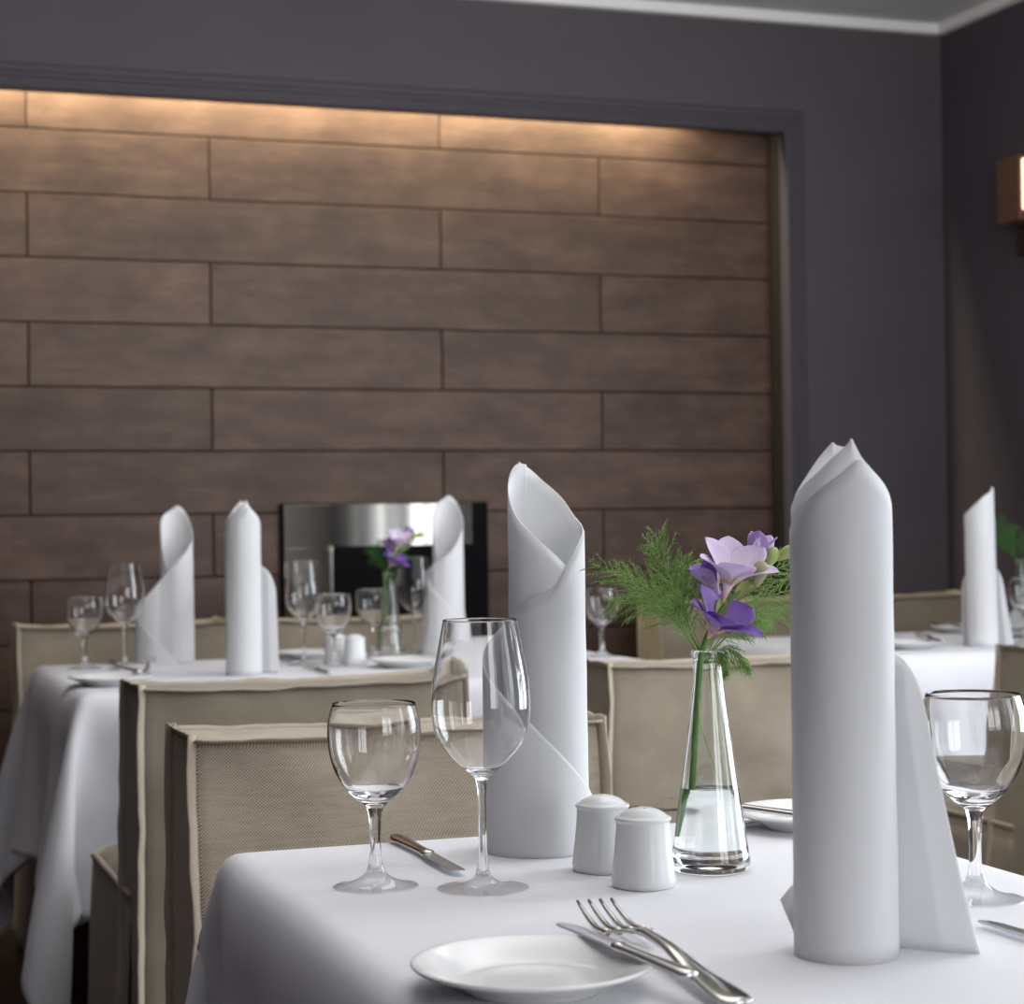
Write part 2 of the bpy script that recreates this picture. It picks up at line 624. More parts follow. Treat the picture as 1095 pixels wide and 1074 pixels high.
add_lathe(bm, smooth_prof([(0, .03), (.02, .04), (.028, .08), (.02, .12), (0, .13)]), 20, (-.055, 0, 0))
obj('bulb', bm, M_glow, t)

# ------------------------------------------------------------------ tables and cloths
TZ = .748
def make_table(name, label, x0, x1, y0, y1):
    t = thing(name, label, 'table', ((x0 + x1) / 2, (y0 + y1) / 2, 0))
    hx, hy = (x1 - x0) / 2, (y1 - y0) / 2
    bm = new_bm()
    add_box(bm, (-hx + .012, -hy + .012, TZ - .04), (hx - .012, hy - .012, TZ - .004), .006)
    obj('tabletop', bm, M_table, t, smooth=False)
    bm = new_bm()
    add_box(bm, (-hx + .06, -hy + .06, TZ - .10), (hx - .06, hy - .06, TZ - .034), .003)
    obj('apron', bm, M_table, t, smooth=False)
    for sx in (-1, 1):
        for sy in (-1, 1):
            bm = new_bm()
            add_box(bm, (sx * (hx - .08) - .025, sy * (hy - .08) - .025, 0), (sx * (hx - .08) + .025, sy * (hy - .08) + .025, TZ - .09), .004)
            obj('leg', bm, M_table, t, smooth=False)
    return t

def drape(x0, x1, y0, y1, drop, cell, seats=(), steps=120, iters=18, rr=.006, seed=1, skew=0.0):
    """hang a cloth over a table top: position-based cloth, run to rest"""
    rng = np.random.default_rng(seed)
    ix, iy = int(round((x1 - x0) / cell)), int(round((y1 - y0) / cell))
    cx, cy = (x1 - x0) / ix, (y1 - y0) / iy
    kx, ky = int(round(drop / cx)), int(round(drop / cy))
    nx, ny = ix + 2 * kx + 1, iy + 2 * ky + 1
    X = x0 + cx * (np.arange(nx) - kx)
    Y = y0 + cy * (np.arange(ny) - ky)
    P = np.zeros((nx, ny, 3))
    P[..., 0], P[..., 1] = X[:, None], Y[None, :]
    P[..., 2] = TZ + .001 + rng.normal(0, .0012, (nx, ny))
    e = 1e-4
    inside = (P[..., 0] > x0 - e) & (P[..., 0] < x1 + e) & (P[..., 1] > y0 - e) & (P[..., 1] < y1 + e)
    P[..., 2][inside] = TZ
    W = np.where(inside, 0.0, 1.0)
    V = np.zeros_like(P)
    cons = []
    def add(ax, ay, stiff):
        L = math.hypot(ax * cx, ay * cy)
        for par in range(2):
            # colour the constraints so that none of a batch share a vertex
            if ay < 0:
                A = P[:nx - ax, -ay:]; 
                sa = (slice(0, nx - ax), slice(-ay, ny)); sb = (slice(ax, nx), slice(0, ny + ay))
            else:
                sa = (slice(0, nx - ax), slice(0, ny - ay)); sb = (slice(ax, nx), slice(ay, ny))
            shp = P[sa].shape[:2]
            idx = np.add.outer(np.arange(shp[0]) // max(ax, 1) if ax else np.zeros(shp[0], int), np.arange(shp[1]) // max(abs(ay), 1) if not ax else np.zeros(shp[1], int))
            m = (idx % 2 == par).astype(float)
            cons.append((sa, sb, L, m, stiff))
    add(1, 0, 1); add(0, 1, 1); add(1, 1, .22); add(1, -1, .22); add(2, 0, .12); add(0, 2, .12); add(4, 0, .06); add(0, 4, .06)
    dt = .02
    for st in range(steps):
        V[..., 2] -= 9.8 * dt
        V *= .965 if st < steps * .7 else .85
        V *= W[..., None]
        Q = P + V * dt
        for it in range(iters):
            for sa, sb, L, m, stiff in cons:
                d = Q[sb] - Q[sa]
                ln = np.sqrt((d * d).sum(-1)) + 1e-9
                wa, wb = W[sa], W[sb]
                ws = wa + wb
                c = np.where(ws > 0, m * stiff * (ln - L) / (ln * np.maximum(ws, 1e-9)), 0)[..., None] * d
                Q[sa] += c * wa[..., None]
                Q[sb] -= c * wb[..., None]
            for (bx0, bx1, by0, by1, bz, r) in [(x0, x1, y0, y1, TZ, rr)] + list(seats):
                qx = np.clip(Q[..., 0], bx0 + r, bx1 - r); qy = np.clip(Q[..., 1], by0 + r, by1 - r); qz = np.minimum(Q[..., 2], bz - r)
                dx, dy, dz = Q[..., 0] - qx, Q[..., 1] - qy, Q[..., 2] - qz
                dd = np.sqrt(dx * dx + dy * dy + dz * dz)
                out = (dd < r) & (dd > 1e-9) & (W > 0)
                s = np.where(out, r / np.maximum(dd, 1e-9), 1)
                Q[..., 0] = qx + dx * s; Q[..., 1] = qy + dy * s; Q[..., 2] = np.where(out, qz + dz * s, Q[..., 2])
                core = (dd <= 1e-9) & (W > 0)
                if core.any():
                    pen = np.stack([Q[..., 0] - bx0, bx1 - Q[..., 0], Q[..., 1] - by0, by1 - Q[..., 1], bz - Q[..., 2]], -1)
                    wch = pen.argmin(-1)
                    for k_, (ax, val) in enumerate(((0, bx0), (0, bx1), (1, by0), (1, by1), (2, bz))):
                        mm = core & (wch == k_)
                        Q[..., ax] = np.where(mm, val, Q[..., ax])
            Q[..., 2] = np.maximum(Q[..., 2], .005)
        V = (Q - P) / dt
        P = Q
    return P

def cloth_obj(name, P, mat, label, extra=None, group=None):
    bm = new_bm()
    nx, ny = P.shape[:2]
    g = [[bm.verts.new(P[i, j]) for j in range(ny)] for i in range(nx)]
    for i in range(nx - 1):
        for j in range(ny - 1):
            bm.faces.new((g[i][j], g[i + 1][j], g[i + 1][j + 1], g[i][j + 1]))
    o = obj(name, bm, mat)
    s = o.modifiers.new('Subdivision', 'SUBSURF')
    s.levels = s.render_levels = 1
    sd = o.modifiers.new('Solidify', 'SOLIDIFY')
    sd.thickness = .0012
    sd.offset = 1
    return tag(o, label, 'tablecloth', group)

TN = (.385, 1.055, 1.03, 1.995)
TF = (.492, 1.842, 3.96, 4.82)
TR = (2.31, 3.50, 4.13, 4.93)
make_table('dining_table', 'near dining table under the white cloth in the foreground', *TN)
make_table('dining_table', 'dining table under the white cloth before the fireplace', *TF)
make_table('dining_table', 'dining table under the white cloth in the right corner', *TR)
cloth_obj('tablecloth', drape(*TN, .405, .024, seed=3), M_cloth, 'smooth white tablecloth on the near table in the foreground')
cloth_obj('tablecloth', drape(*TF, .405, .027, seats=[(.50, 1.03, 3.1, 3.80, .485, .03), (1.345, 1.88, 3.1, 3.80, .485, .03)], seed=5), M_cloth, 'white tablecloth with hanging corners on the table before the fireplace')
cloth_obj('tablecloth', drape(*TR, .405, .028, seed=8), M_cloth, 'bluish white tablecloth on the table in the right corner')
CZ = TZ + .0014           # top of the cloth
GZ = TZ + .0004           # glass feet press a little into the cloth

# ------------------------------------------------------------------ slip-covered chairs
def make_chair(seed, linen, label, group=None, hero=False):
    """faces +Y; rear face at y = 0"""
    rnd = random.Random(seed)
    t = thing('dining_chair', label, 'chair', group=group)
    W2, H = .272, .812
    sx = seed * 3.7
    def slab(u, v, w):
        """u in -1..1 across, v 0 rear .. 1 front, w 0 floor .. 1 top"""
        z = w * H
        th = .235 - .075 * w
        wid = W2 * (1.02 - .03 * w)
        y = v * th
        # gentle barrel of the faces, puckers and long soft folds
        bul = (1 - u * u) * (.010) * math.sin(PI * min(1, w * 1.02))
        n1 = noise.noise(Vector((u * 1.6 + sx, v * 2, w * 5.2)))
        n2 = noise.noise(Vector((u * 2.2 + sx, 3 + v, w * 15)))
        amp = .012 * n1 + .005 * n2
        edge = 1 - .5 * max(abs(u) ** 8, 0)
        y += (bul + amp * edge) * (1 if v > .5 else -1) * (1 if abs(v - .5) > .2 else 0) * (1 - .6 * abs(u) ** 6)
        x = u * wid + (.003 * noise.noise(Vector((sx, v * 3, w * 6))) + .002 * noise.noise(Vector((sx + 5, v, w * 19)))) * (1 if u > 0 else -1) * abs(u) ** 4
        z += -.006 * (1 - u * u) * w ** 6 + .003 * noise.noise(Vector((u * 4 + sx, v, 0))) * w ** 6
        return Vector((x, y, z))
    bm = new_bm()
    nu, nv, nw = 26, 5, 40
    for v in (0, 1):
        add_grid(bm, lambda a, b: slab(a * 2 - 1, v, b), nu, nw)
    for u in (-1, 1):
        add_grid(bm, lambda a, b: slab(u, a, b), nv, nw)
    add_grid(bm, lambda a, b: slab(a * 2 - 1, b, 1), nu, nv)
    bmesh.ops.remove_doubles(bm, verts=bm.verts, dist=.0004)
    bmesh.ops.recalc_face_normals(bm, faces=bm.faces)
    back = obj('backrest', bm, linen, t)
    m = back.modifiers.new('Bevel', 'BEVEL')
    m.width = .008; m.segments = 2; m.limit_method = 'ANGLE'; m.angle_limit = R(50)
    # raw-edged seam flanges standing proud of the corners
    def flange(path, outs, width, nm, ph):
        bm = new_bm()
        th = .0015
        rings = []
        for i, (p, o) in enumerate(zip(path, outs)):
            s = i / (len(path) - 1)
            o = o.normalized()
            d = (path[min(i + 1, len(path) - 1)] - path[max(i - 1, 0)]).normalized()
            nn = d.cross(o).normalized()
            wv = .003 * noise.noise(Vector((s * 9 + ph, sx, 0))) + .0012 * noise.noise(Vector((s * 60 + ph, sx, 3)))
            wd = width * (1 + .35 * noise.noise(Vector((s * 12 + ph, 4, sx))))
            a = p - o * .004
            e = p + o * wd + nn * wv
            mid = p + o * wd * .5 + nn * wv * .4
            rings.append([bm.verts.new(q) for q in (a + nn * th, mid + nn * th * .9, e + nn * th * 1.1, e + o * .002, e - nn * th * 1.1, mid - nn * th * .9, a - nn * th)])
        for A, B in zip(rings, rings[1:]):
            for k in range(len(A)):
                k2 = (k + 1) % len(A)
                bm.faces.new((A[k], A[k2], B[k2], B[k]))
        bm.faces.new(rings[0][::-1]); bm.faces.new(rings[-1])
        bmesh.ops.recalc_face_normals(bm, faces=bm.faces)
        return obj('seam', bm, M_seam if not hero else M_seam, back)
    n = 46
    for v in (0, 1):
        sgn = 1 if v else -1
        path = [slab(a / n * 2 - 1, v, 1) for a in range(n + 1)]
        flange(path, [Vector((0, sgn * .92, .28))] * (n + 1), .011, 'top', v * 7 + 1)
        for u in (-1, 1):
            path = [slab(u, v, .02 + .98 * a / n) for a in range(n + 1)]
            path[-1] = path[-1] + Vector((0, 0, .009)); path[-2] = path[-2] + Vector((0, 0, .003))
            flange(path, [Vector((u * .8, sgn * .6, 0))] * (n + 1), .009, 'side', u * 3 + v + 11)
    for u in (-1, 1):
        path = [slab(u, a / 10, 1) for a in range(11)]
        flange(path, [Vector((u * .6, 0, .75))] * 11, .010, 'end', u + 21)
    # seat cushion cover and floor-length skirt
    SZ, SD = .482, .60
    def seat(a, b):
        x = (a * 2 - 1) * (W2 + .002)
        y = .12 + b * (SD - .12)
        z = SZ - .02 * (abs(a * 2 - 1) ** 8) - .012 * b ** 8 + .008 * (1 - (a * 2 - 1) ** 2) + .004 * noise.noise(Vector((x * 7 + sx, y * 7, 0)))
        return Vector((x, y, z))
    bm = new_bm()
    ns = 18
    gtop = add_grid(bm, seat, ns, ns)
    def seat_low(p):
        return Vector((p.x, p.y, p.z - .05))
    loop = [seat(0, b / ns) for b in range(ns + 1)] + [seat(a / ns, 1) for a in range(1, ns + 1)] + [seat(1, 1 - b / ns) for b in range(1, ns + 1)]
    vs = [bm.verts.new(p) for p in loop]
    vl = [bm.verts.new(seat_low(p)) for p in loop]
    for i in range(len(loop) - 1):
        bm.faces.new((vs[i], vs[i + 1], vl[i + 1], vl[i]))
    bmesh.ops.remove_doubles(bm, verts=bm.verts, dist=.0004)
    bmesh.ops.recalc_face_normals(bm, faces=bm.faces)
    st = obj('seat', bm, linen, t)
    bm = new_bm()
    add_tube(bm, [p + Vector((0, 0, .002)) for p in loop], .0055, 6)
    obj('seam', bm, M_seam, st)
    def skirt_pt(i, f):
        p = loop[i]
        c = Vector((0, .3, 0))
        s = i / (len(loop) - 1)
        out = Vector((p.x, p.y - .3, 0)).normalized()
        flare = .012 * f + f * (.016 * math.sin(s * 2 * PI * 9 + sx) + .01 * noise.noise(Vector((s * 14, sx, f))))
        q = Vector((p.x, p.y, 0)) + out * flare
        return Vector((q.x, q.y, (SZ - .045) * (1 - f) + .012 * f))
    bm = new_bm()
    NL = len(loop) - 1
    add_grid(bm, lambda a, b: skirt_pt(int(round(a * NL)), b), NL, 14)
    bmesh.ops.recalc_face_normals(bm, faces=bm.faces)
    sk = obj('skirt', bm, linen, t)
    sd = sk.modifiers.new('Solidify', 'SOLIDIFY'); sd.thickness = .003
    return t

G_ch = 'slip-covered dining chairs'
c_near = make_chair(1, M_linen, 'beige linen chair facing the camera across the near table', G_ch, hero=True)
c_near.location = (.708, 2.60, 0); c_near.rotation_euler.z = PI
c_b = make_chair(2, M_linen_far, 'beige linen chair with its back to the camera, left of the tall fan napkin', G_ch)
c_b['label'] = 'beige linen chair seen from behind, directly behind the nearest chair'
c_b.location = (.765, 3.215, 0)
c_c = make_chair(3, M_linen_far, 'beige linen chair seen from behind, directly beyond the flower vase on the near table', G_ch)
c_c.location = (1.615, 3.30, 0)
dup(c_b, (.775, 5.46, 0), PI, 'beige linen chair far left against the plank wall, beyond the wine glass', G_ch)
dup(c_c, (1.43, 5.42, 0), PI, 'beige linen chair in front of the fireplace facing the camera', G_ch)
dup(c_b, (2.775, 5.88, 0), PI, 'beige linen chair beyond the right corner table, partly behind the fern', G_ch)
dup(c_c, (3.365, 5.88, 0), PI, 'beige linen chair in the right corner behind the upright white napkin', G_ch)
dup(c_c, (2.495, 3.24, 0), 0, 'beige linen chair cut off by the right edge of the photo', G_ch)

# ------------------------------------------------------------------ glasses
def make_glass(name, label, cat, foot, stem, bowl_out, bowl_in, loc, group):
    t = thing(name, label, cat, loc, 0, group)
    for nm, prof in (('foot', foot), ('stem', stem), ('bowl', bowl_out + bowl_in)):
        bm = new_bm()
        add_lathe(bm, prof, 72)
        obj(nm, bm, M_glass, t)
    return t
k = 1 / 1178 / 3.157
wfoot = smooth_prof([(0, .0), (.020, .0002), (.0400, .0004), (.0415, .0009), (.0405, .0016), (.030, .0030), (.017, .0056), (.0090, .0105), (.0062, .0150)], 4)
wstem = smooth_prof([(.0062, .0150), (.0050, .022), (.0042, .032), (.0038, .05), (.0037, .075), (.0041, .090), (.0058, .0985)], 4)
wout = smooth_prof([(.0058, .0985), (.0098, .1035), (.0160, .1085), (.0245, .1155), (.0345, .1270), (.0410, .1385), (.0440, .1510), (.0450, .1640), (.0445, .1780), (.0425, .1960), (.0385, .2170), (.0345, .2380), (.0335, .2432)], 4)
win = [(r - (.0011 if z < .2 else .0011 - .0005 * (z - .2) / .043) if z > .14 else r - .0011 - (.14 - z) * .02, z) for r, z in reversed(wout) if z > .109]
win[0] = (win[0][0], .2434)
win = [(wout[-1][0] - .0003, .2435)] + win + [(.008, .1075), (0, .1065)]
gfoot = smooth_prof([(0, .0), (.020, .0002), (.0370, .0004), (.0388, .0010), (.0375, .0018), (.028, .0036), (.0175, .0072), (.0098, .0132), (.0068, .0200)], 4)
gstem = smooth_prof([(.0068, .0200), (.0054, .029), (.0050, .038), (.0051, .052), (.0058, .064), (.0078, .0725)], 4)
gout = smooth_prof([(.0078, .0725), (.0134, .0775), (.0222, .0850), (.0308, .0955), (.0372, .1080), (.0412, .1215), (.0428, .1370), (.0425, .1490), (.0408, .1580), (.0380, .1675)], 4)
gin = [(r - (.0014 if z < .135 else .0014 - .0007 * (z - .135) / .033) if z > .115 else r - .0014 - (.115 - z) * .07, z) for r, z in reversed(gout) if z > .089]
gin = [(gout[-1][0] - .00035, .1678)] + gin + [(.009, .0852), (0, .0838)]
wine = make_glass('wine_glass', 'tall clear wine glass in front of the open white napkin on the near table', 'wine glass', wfoot, wstem, wout, win, (.567, 1.702, GZ), 'wine glasses')
water = make_glass('water_glass', 'short round-bowled water glass left of the tall wine glass on the near table', 'water glass', gfoot, gstem, gout, gin, (.480, 1.750, GZ), 'water glasses')
gg = dup(water, (.944, 1.487, GZ), 0, 'short water glass at the right edge beside the nearest napkin', 'water glasses')
gg.scale = (1.06, 1.06, 1.06)
for loc, lab in (((.588, 4.66), 'short water glass at the left end of the table before the fireplace'),
                 ((1.121, 4.43), 'short water glass just left of the white shakers on the table before the fireplace'),
                 ((1.29, 4.70), 'short water glass half hidden behind the far flower vase'),
                 ((1.785, 4.43), 'lone water glass at the right end of the fireplace table, seen below the fern'),
                 ((2.90, 4.32), 'short water glass beside the upright napkin at the right edge of the picture')):
    dup(water, (loc[0], loc[1], GZ), 0, lab, 'water glasses')
for loc, lab in (((.672, 4.60), 'tall wine glass left of the open white napkin on the fireplace table'),
                 ((1.074, 4.52), 'tall wine glass right of the upright white napkin on the fireplace table'),
                 ((1.405, 4.72), 'tall wine glass right of the far flower vase, before the fireplace door')):
    dup(wine, (loc[0], loc[1], GZ), 0, lab, 'wine glasses')

# ------------------------------------------------------------------ rolled napkins
def make_napkin(label, loc, face, layers, corner=None, lean=(0, 0), flap=None):
    """layers: (radial offset, table of (angle, top z, top r, bottom r)); angle 0 looks at the viewer it was set out for, +90 to that viewer's right"""
    bm = new_bm()
    for off, tab in layers:
        a0, a1 = tab[0][0], tab[-1][0]
        nseg = len(tab) - 1
        nu = nseg * 7
        def f(u, v):
            q_ = min(u * nseg, nseg - 1e-9)
            a = tab[int(q_)][0] + (tab[int(q_) + 1][0] - tab[int(q_)][0]) * (q_ - int(q_))
            zt, rt, rb = (interp(tab, a, k) for k in (1, 2, 3))
            z = zt * v
            q = z / .39
            if rb - rt > .015:
                r = rb + (rt - rb) * (z / zt) ** .8
            else:
                r = rb + (rt - rb) * min(1, q)
            r += off + .0006 * noise.noise(Vector((a * .03, z * 20, off * 900)))
            th = R(a - 90)
            return Vector((r * math.cos(th) + lean[0] * q, r * math.sin(th) + lean[1] * q, z))
        add_grid(bm, f, nu, 26)
    if flap:
        xt, xb, z0, z1 = flap
        tab = [(0, z0), (.30, z0 - .002), (.55, z0 - (z0 - z1) * .16), (.75, z0 - (z0 - z1) * .36), (.90, z0 - (z0 - z1) * .66), (1, z1)]
        def g(u, v):
            z = interp(tab, u, 1) * v
            x1 = xb + (xt - xb) * min(1, z / z1) ** .9
            return Vector((.020 + (x1 - .020) * u, .0305 - .019 * min(1, u * 1.5) + .0035 * math.sin(u * 3.4) * (1 - v), z))
        add_grid(bm, g, 30, 26)
    if corner:
        vs = [bm.verts.new(c) for c in corner]
        bm.faces.new(vs)
    o = obj('napkin', bm, M_napkin)
    sd = o.modifiers.new('Solidify', 'SOLIDIFY')
    sd.thickness = .0011
    sd.offset = 0
    o.location = (loc[0], loc[1], CZ)
    o.rotation_euler.z = R(face)
    return tag(o, label, 'napkin', 'upright rolled napkins')

def view_angle(x, y):
    return -math.degrees(math.atan2(x, y))

s = 1 / 1063
def H_(y):
    return (912 - y) * s
r0, rb0 = .0365, .0385
open_layers = [
    (0.000, [(-150, H_(499), r0, rb0), (-136, H_(498), r0, rb0), (-90, H_(524), r0, rb0), (-48, H_(557), r0, rb0), (-12, H_(579), r0, rb0), (34, H_(609), r0, rb0), (75, H_(640), r0, rb0)]),
    (0.0012, [(-110, H_(700), r0 + .006, rb0 + .004), (-90, H_(690), r0 + .003, rb0 + .003), (-72, H_(667), r0, rb0), (-30, H_(645), r0, rb0), (12, H_(629), r0, rb0), (34, H_(607), r0, rb0), (60, H_(585), r0, rb0), (90, H_(571), r0, rb0), (105, H_(566), r0, rb0), (128, H_(556), r0, rb0), (152, H_(536), r0, rb0), (180, H_(518), r0, rb0), (205, H_(503), r0, rb0), (224, H_(496), r0, rb0)]),
    (0.0020, [(-76, H_(672), r0, rb0), (-34, H_(652), r0, rb0), (6, H_(637), r0, rb0), (30, H_(613), r0, rb0), (58, H_(590), r0, rb0), (82, H_(576), r0, rb0), (110, H_(567), r0, rb0)]),
    (0.0030, [(-158, H_(664), .036, .040), (-138, H_(668), .039, .045), (-118, H_(680), .047, .052), (-98, H_(700), .059, .061), (-84, H_(712), .060, .062), (-62, H_(730), .0565, .060), (-35, H_(753), .050, .056), (-5, H_(785), .044, .051), (30, H_(818), .040, .0455), (60, H_(842), .0385, .0425), (92, H_(860), .0375, .0405), (140, H_(885), .0375, .040)]),
]
nk = make_napkin('tall rolled white napkin with an open spiral top behind the tall wine glass', (.694, 1.872), view_angle(.694, 1.872), open_layers)

s2 = 1 / 1400
def G_(y):
    return (1019 - y) * s2
r1, rb1 = .0365, .0375
closed_layers = [
    (-.0015, [(-190, G_(480), r1, rb1), (-176, G_(477), r1, rb1), (-172, G_(474), r1, rb1), (-168, G_(477), r1, rb1), (-150, G_(494), r1, rb1), (-131, G_(513), r1, rb1), (-95, G_(540), r1, rb1), (-60, G_(556), r1, rb1)]),
    (-.0018, [(90, G_(575), r1, rb1), (120, G_(560), r1, rb1), (150, G_(512), r1, rb1), (172, G_(481), r1, rb1)]),
    (0.0, [(-110, G_(556), r1, rb1), (-80, G_(544), r1, rb1), (-55, G_(527), r1, rb1), (-27, G_(509), r1, rb1), (-6, G_(492), r1, rb1), (11, G_(478), r1, rb1), (14, G_(474), r1, rb1), (17, G_(479), r1, rb1), (26, G_(494), r1, rb1), (40, G_(507), r1, rb1), (58, G_(520), r1, rb1), (85, G_(544), r1, rb1), (120, G_(575), r1, rb1), (160, G_(620), r1, rb1)]),
    (0.0014, [(-108, G_(578), r1, rb1), (-80, G_(566), r1, rb1), (-50, G_(545), r1, rb1), (-20, G_(525), r1, rb1), (4, G_(509), r1, rb1), (23, G_(496), r1, rb1), (40, G_(508), r1, rb1), (58, G_(521), r1, rb1), (85, G_(545), r1, rb1), (118, G_(576), r1, rb1)]),
]
make_napkin('nearest tall rolled white napkin, large at the right front of the near table', (.735, 1.337), view_angle(.735, 1.337), closed_layers,
            flap=(.0612, .0994, .232, .186), corner=[(-.034, .010, .0005), (-.050, .022, .036), (-.036, .030, .052), (-.030, .030, .0005)])

def widen(layers, k, shift=0, top=0):
    out = []
    for off, tab in layers:
        out.append((off, [(a, z + top * (1 if z > .25 else 0), rt if rt < .04 else .0365 + (rt - .0365) * k, rb if rb < .046 else .0385 + (rb - .0385) * k) for a, z, rt, rb in tab]))
    return out
def back_rim(zr, zt, zl):
    return [(88, zr, r0, rb0), (120, zr + (zt - zr) * .48, r0, rb0), (150, zr + (zt - zr) * .84, r0, rb0), (174, zt, r0, rb0), (205, zt - .012, r0, rb0), (240, zl + (zt - zl) * .5, r0, rb0), (270, zl, r0, rb0), (295, zl - .05, r0, rb0), (320, zl - .09, r0, rb0)]
P1 = (.818, 4.745)
make_napkin('rolled white napkin with an open top and wide left flap, left on the fireplace table', P1, view_angle(*P1), [
    (0, back_rim(.302, .376, .325)),
    (.0012, [(-135, .118, .045, .055), (-112, .118, .078, .083), (-96, .122, .092, .096), (-86, .132, .092, .096), (-74, .152, .075, .086), (-62, .178, .056, .070), (-48, .205, .0415, .052), (-25, .228, r0, .043), (0, .244, r0, .041), (30, .262, r0, .040), (60, .284, r0, rb0), (92, .303, r0, rb0), (110, .322, r0, rb0)]),
    (.0026, [(-135, .118, .046, .056), (-112, .118, .079, .084), (-95, .121, .093, .097), (-82, .108, .089, .093), (-62, .078, .070, .078), (-40, .046, .053, .060), (-18, .020, .046, .049), (-4, .006, .043, .0445)])])
P2 = (.885, 4.29)
make_napkin('pointed closed white napkin roll with a right flap, left-centre of the fireplace table', P2, view_angle(*P2) - 2,
            [(o_, [(a_, z_ - .008, c_, d_) for a_, z_, c_, d_ in tb_]) for o_, tb_ in closed_layers[:4]], flap=(.0705, .0757, .240, .182))
P3 = (1.478, 4.68)
make_napkin('rolled white napkin with an open top before the fireplace, right of the far vase', P3, view_angle(*P3), [
    (0, back_rim(.322, .394, .335)),
    (.0012, [(-130, .215, .040, .048), (-108, .208, .049, .062), (-92, .206, .053, .070), (-76, .212, .048, .066), (-55, .224, .040, .055), (-28, .236, r0, .045), (0, .250, r0, .041), (30, .272, r0, .040), (60, .300, r0, rb0), (92, .323, r0, rb0), (110, .345, r0, rb0)]),
    (.0024, [(-130, .213, .041, .049), (-108, .206, .050, .063), (-92, .204, .054, .071), (-74, .192, .051, .068), (-45, .166, .046, .058), (-10, .132, .041, .049), (25, .100, .039, .044), (60, .075, .038, .041), (95, .055, r0, rb0)])])
P4 = (2.755, 4.29)
make_napkin('upright white napkin roll leaning right on the right corner table', P4, view_angle(*P4), [
    (-.0015, [(-120, .325, r1, rb1), (-90, .333, r1, rb1), (-60, .33, r1, rb1)]),
    (-.0018, [(60, .388, r1, rb1), (90, .384, r1, rb1), (120, .376, r1, rb1), (150, .362, r1, rb1), (180, .35, r1, rb1), (215, .338, r1, rb1), (255, .330, r1, rb1)]),
    (0, [(-118, .305, r1, rb1), (-88, .321, r1, rb1), (-50, .337, r1, rb1), (-10, .358, r1, rb1), (25, .377, r1, rb1), (52, .386, r1, rb1), (66, .398, r1, rb1), (88, .384, r1, rb1), (115, .35, r1, rb1)]),
    (.0016, [(-165, .19, r1, rb1), (-130, .185, .0375, .040), (-108, .165, .0395, .047), (-98, .145, .040, .050)])], lean=(-.006, 0), flap=(.0535, .076, .197, .140))

# ------------------------------------------------------------------ salt, pepper
def shaker(name, label, loc, holes):
    t = thing(name, label, 'shaker', loc, 0, 'porcelain shakers')
    bm = new_bm()
    prof = smooth_prof([(0, .001), (.024, 0.0), (.0272, .0015), (.0286, .005), (.0280, .012), (.0262, .026), (.0246, .042), (.0238, .054), (.0238, .0585), (.0250, .0605), (.0246, .0625), (.0215, .0640), (.0175, .0672), (.0115, .0700), (.005, .0714), (0, .0717)], 4)
    add_lathe(bm, prof, 56)
    # softly squared plan, as on the photographed pair
    for v in bm.verts:
        a = math.atan2(v.co.y, v.co.x)
        kk = 1 + .025 * math.cos(4 * a) * -1
        v.co.x *= kk; v.co.y *= kk
    obj('body', bm, M_shaker, t)
    for i in range(holes):
        a = 2 * PI * i / max(holes, 1)
        bm = new_bm()
        rr = .006 if holes > 1 else 0
        add_lathe(bm, [(0, .0003), (.0009, .0002), (.0011, -.0008)], 12, (rr * math.cos(a), rr * math.sin(a), .0712))
        obj('hole', bm, M_hole, t)
    return t
shaker('salt_shaker', 'white porcelain shaker in front, nearest the vase on the near table', (.703, 1.652, CZ), 3).rotation_euler.z = .4
shaker('pepper_shaker', 'white porcelain shaker behind its twin, beside the tall napkin on the near table', (.700, 1.742, CZ), 1).rotation_euler.z = .3
shaker('salt_shaker', 'white porcelain shaker, right of the far pair on the fireplace table', (1.178, 4.455, CZ), 3)
shaker('pepper_shaker', 'white porcelain shaker, left of the far pair, behind a water glass', (1.150, 4.525, CZ), 1)

# ------------------------------------------------------------------ plates
def make_plate(label, loc, r=.087):
    bm = new_bm()
    k = r / .087
    prof = smooth_prof([(0, .0035), (.030, .003), (.046, .0), (.050, .0005), (.056, .005), (.070, .0115), (.0835, .0165), (.0866, .0183), (.0870, .0196), (.0858, .0203), (.082, .0196), (.071, .0152), (.060, .0098), (.053, .0068), (.044, .0058), (.025, .0056), (0, .0056)], 3)
    add_lathe(bm, [(a * k, b * k) for a, b in prof], 96)
    o = obj('side_plate', bm, M_china)
    o.location = (loc[0], loc[1], CZ)
    return tag(o, label, 'plate', 'white side plates')
make_plate('white side plate carrying a knife and fork, front of the near table', (.478, 1.325))
make_plate('white side plate at the back of the near table, right of the vase', (1.000, 1.895), .082)
make_plate('white side plate at the left end of the table before the fireplace', (.575, 4.15))
make_plate('white side plate before the flower vase on the fireplace table', (1.265, 4.34))
make_plate('white side plate half hidden behind the wine glass, centre of the fireplace table', (1.135, 4.715), .082)
make_plate('white side plate under cutlery at the left end of the right corner table', (2.55, 4.30), .082)
make_plate('white side plate at the back of the right corner table', (3.02, 4.82), .082)

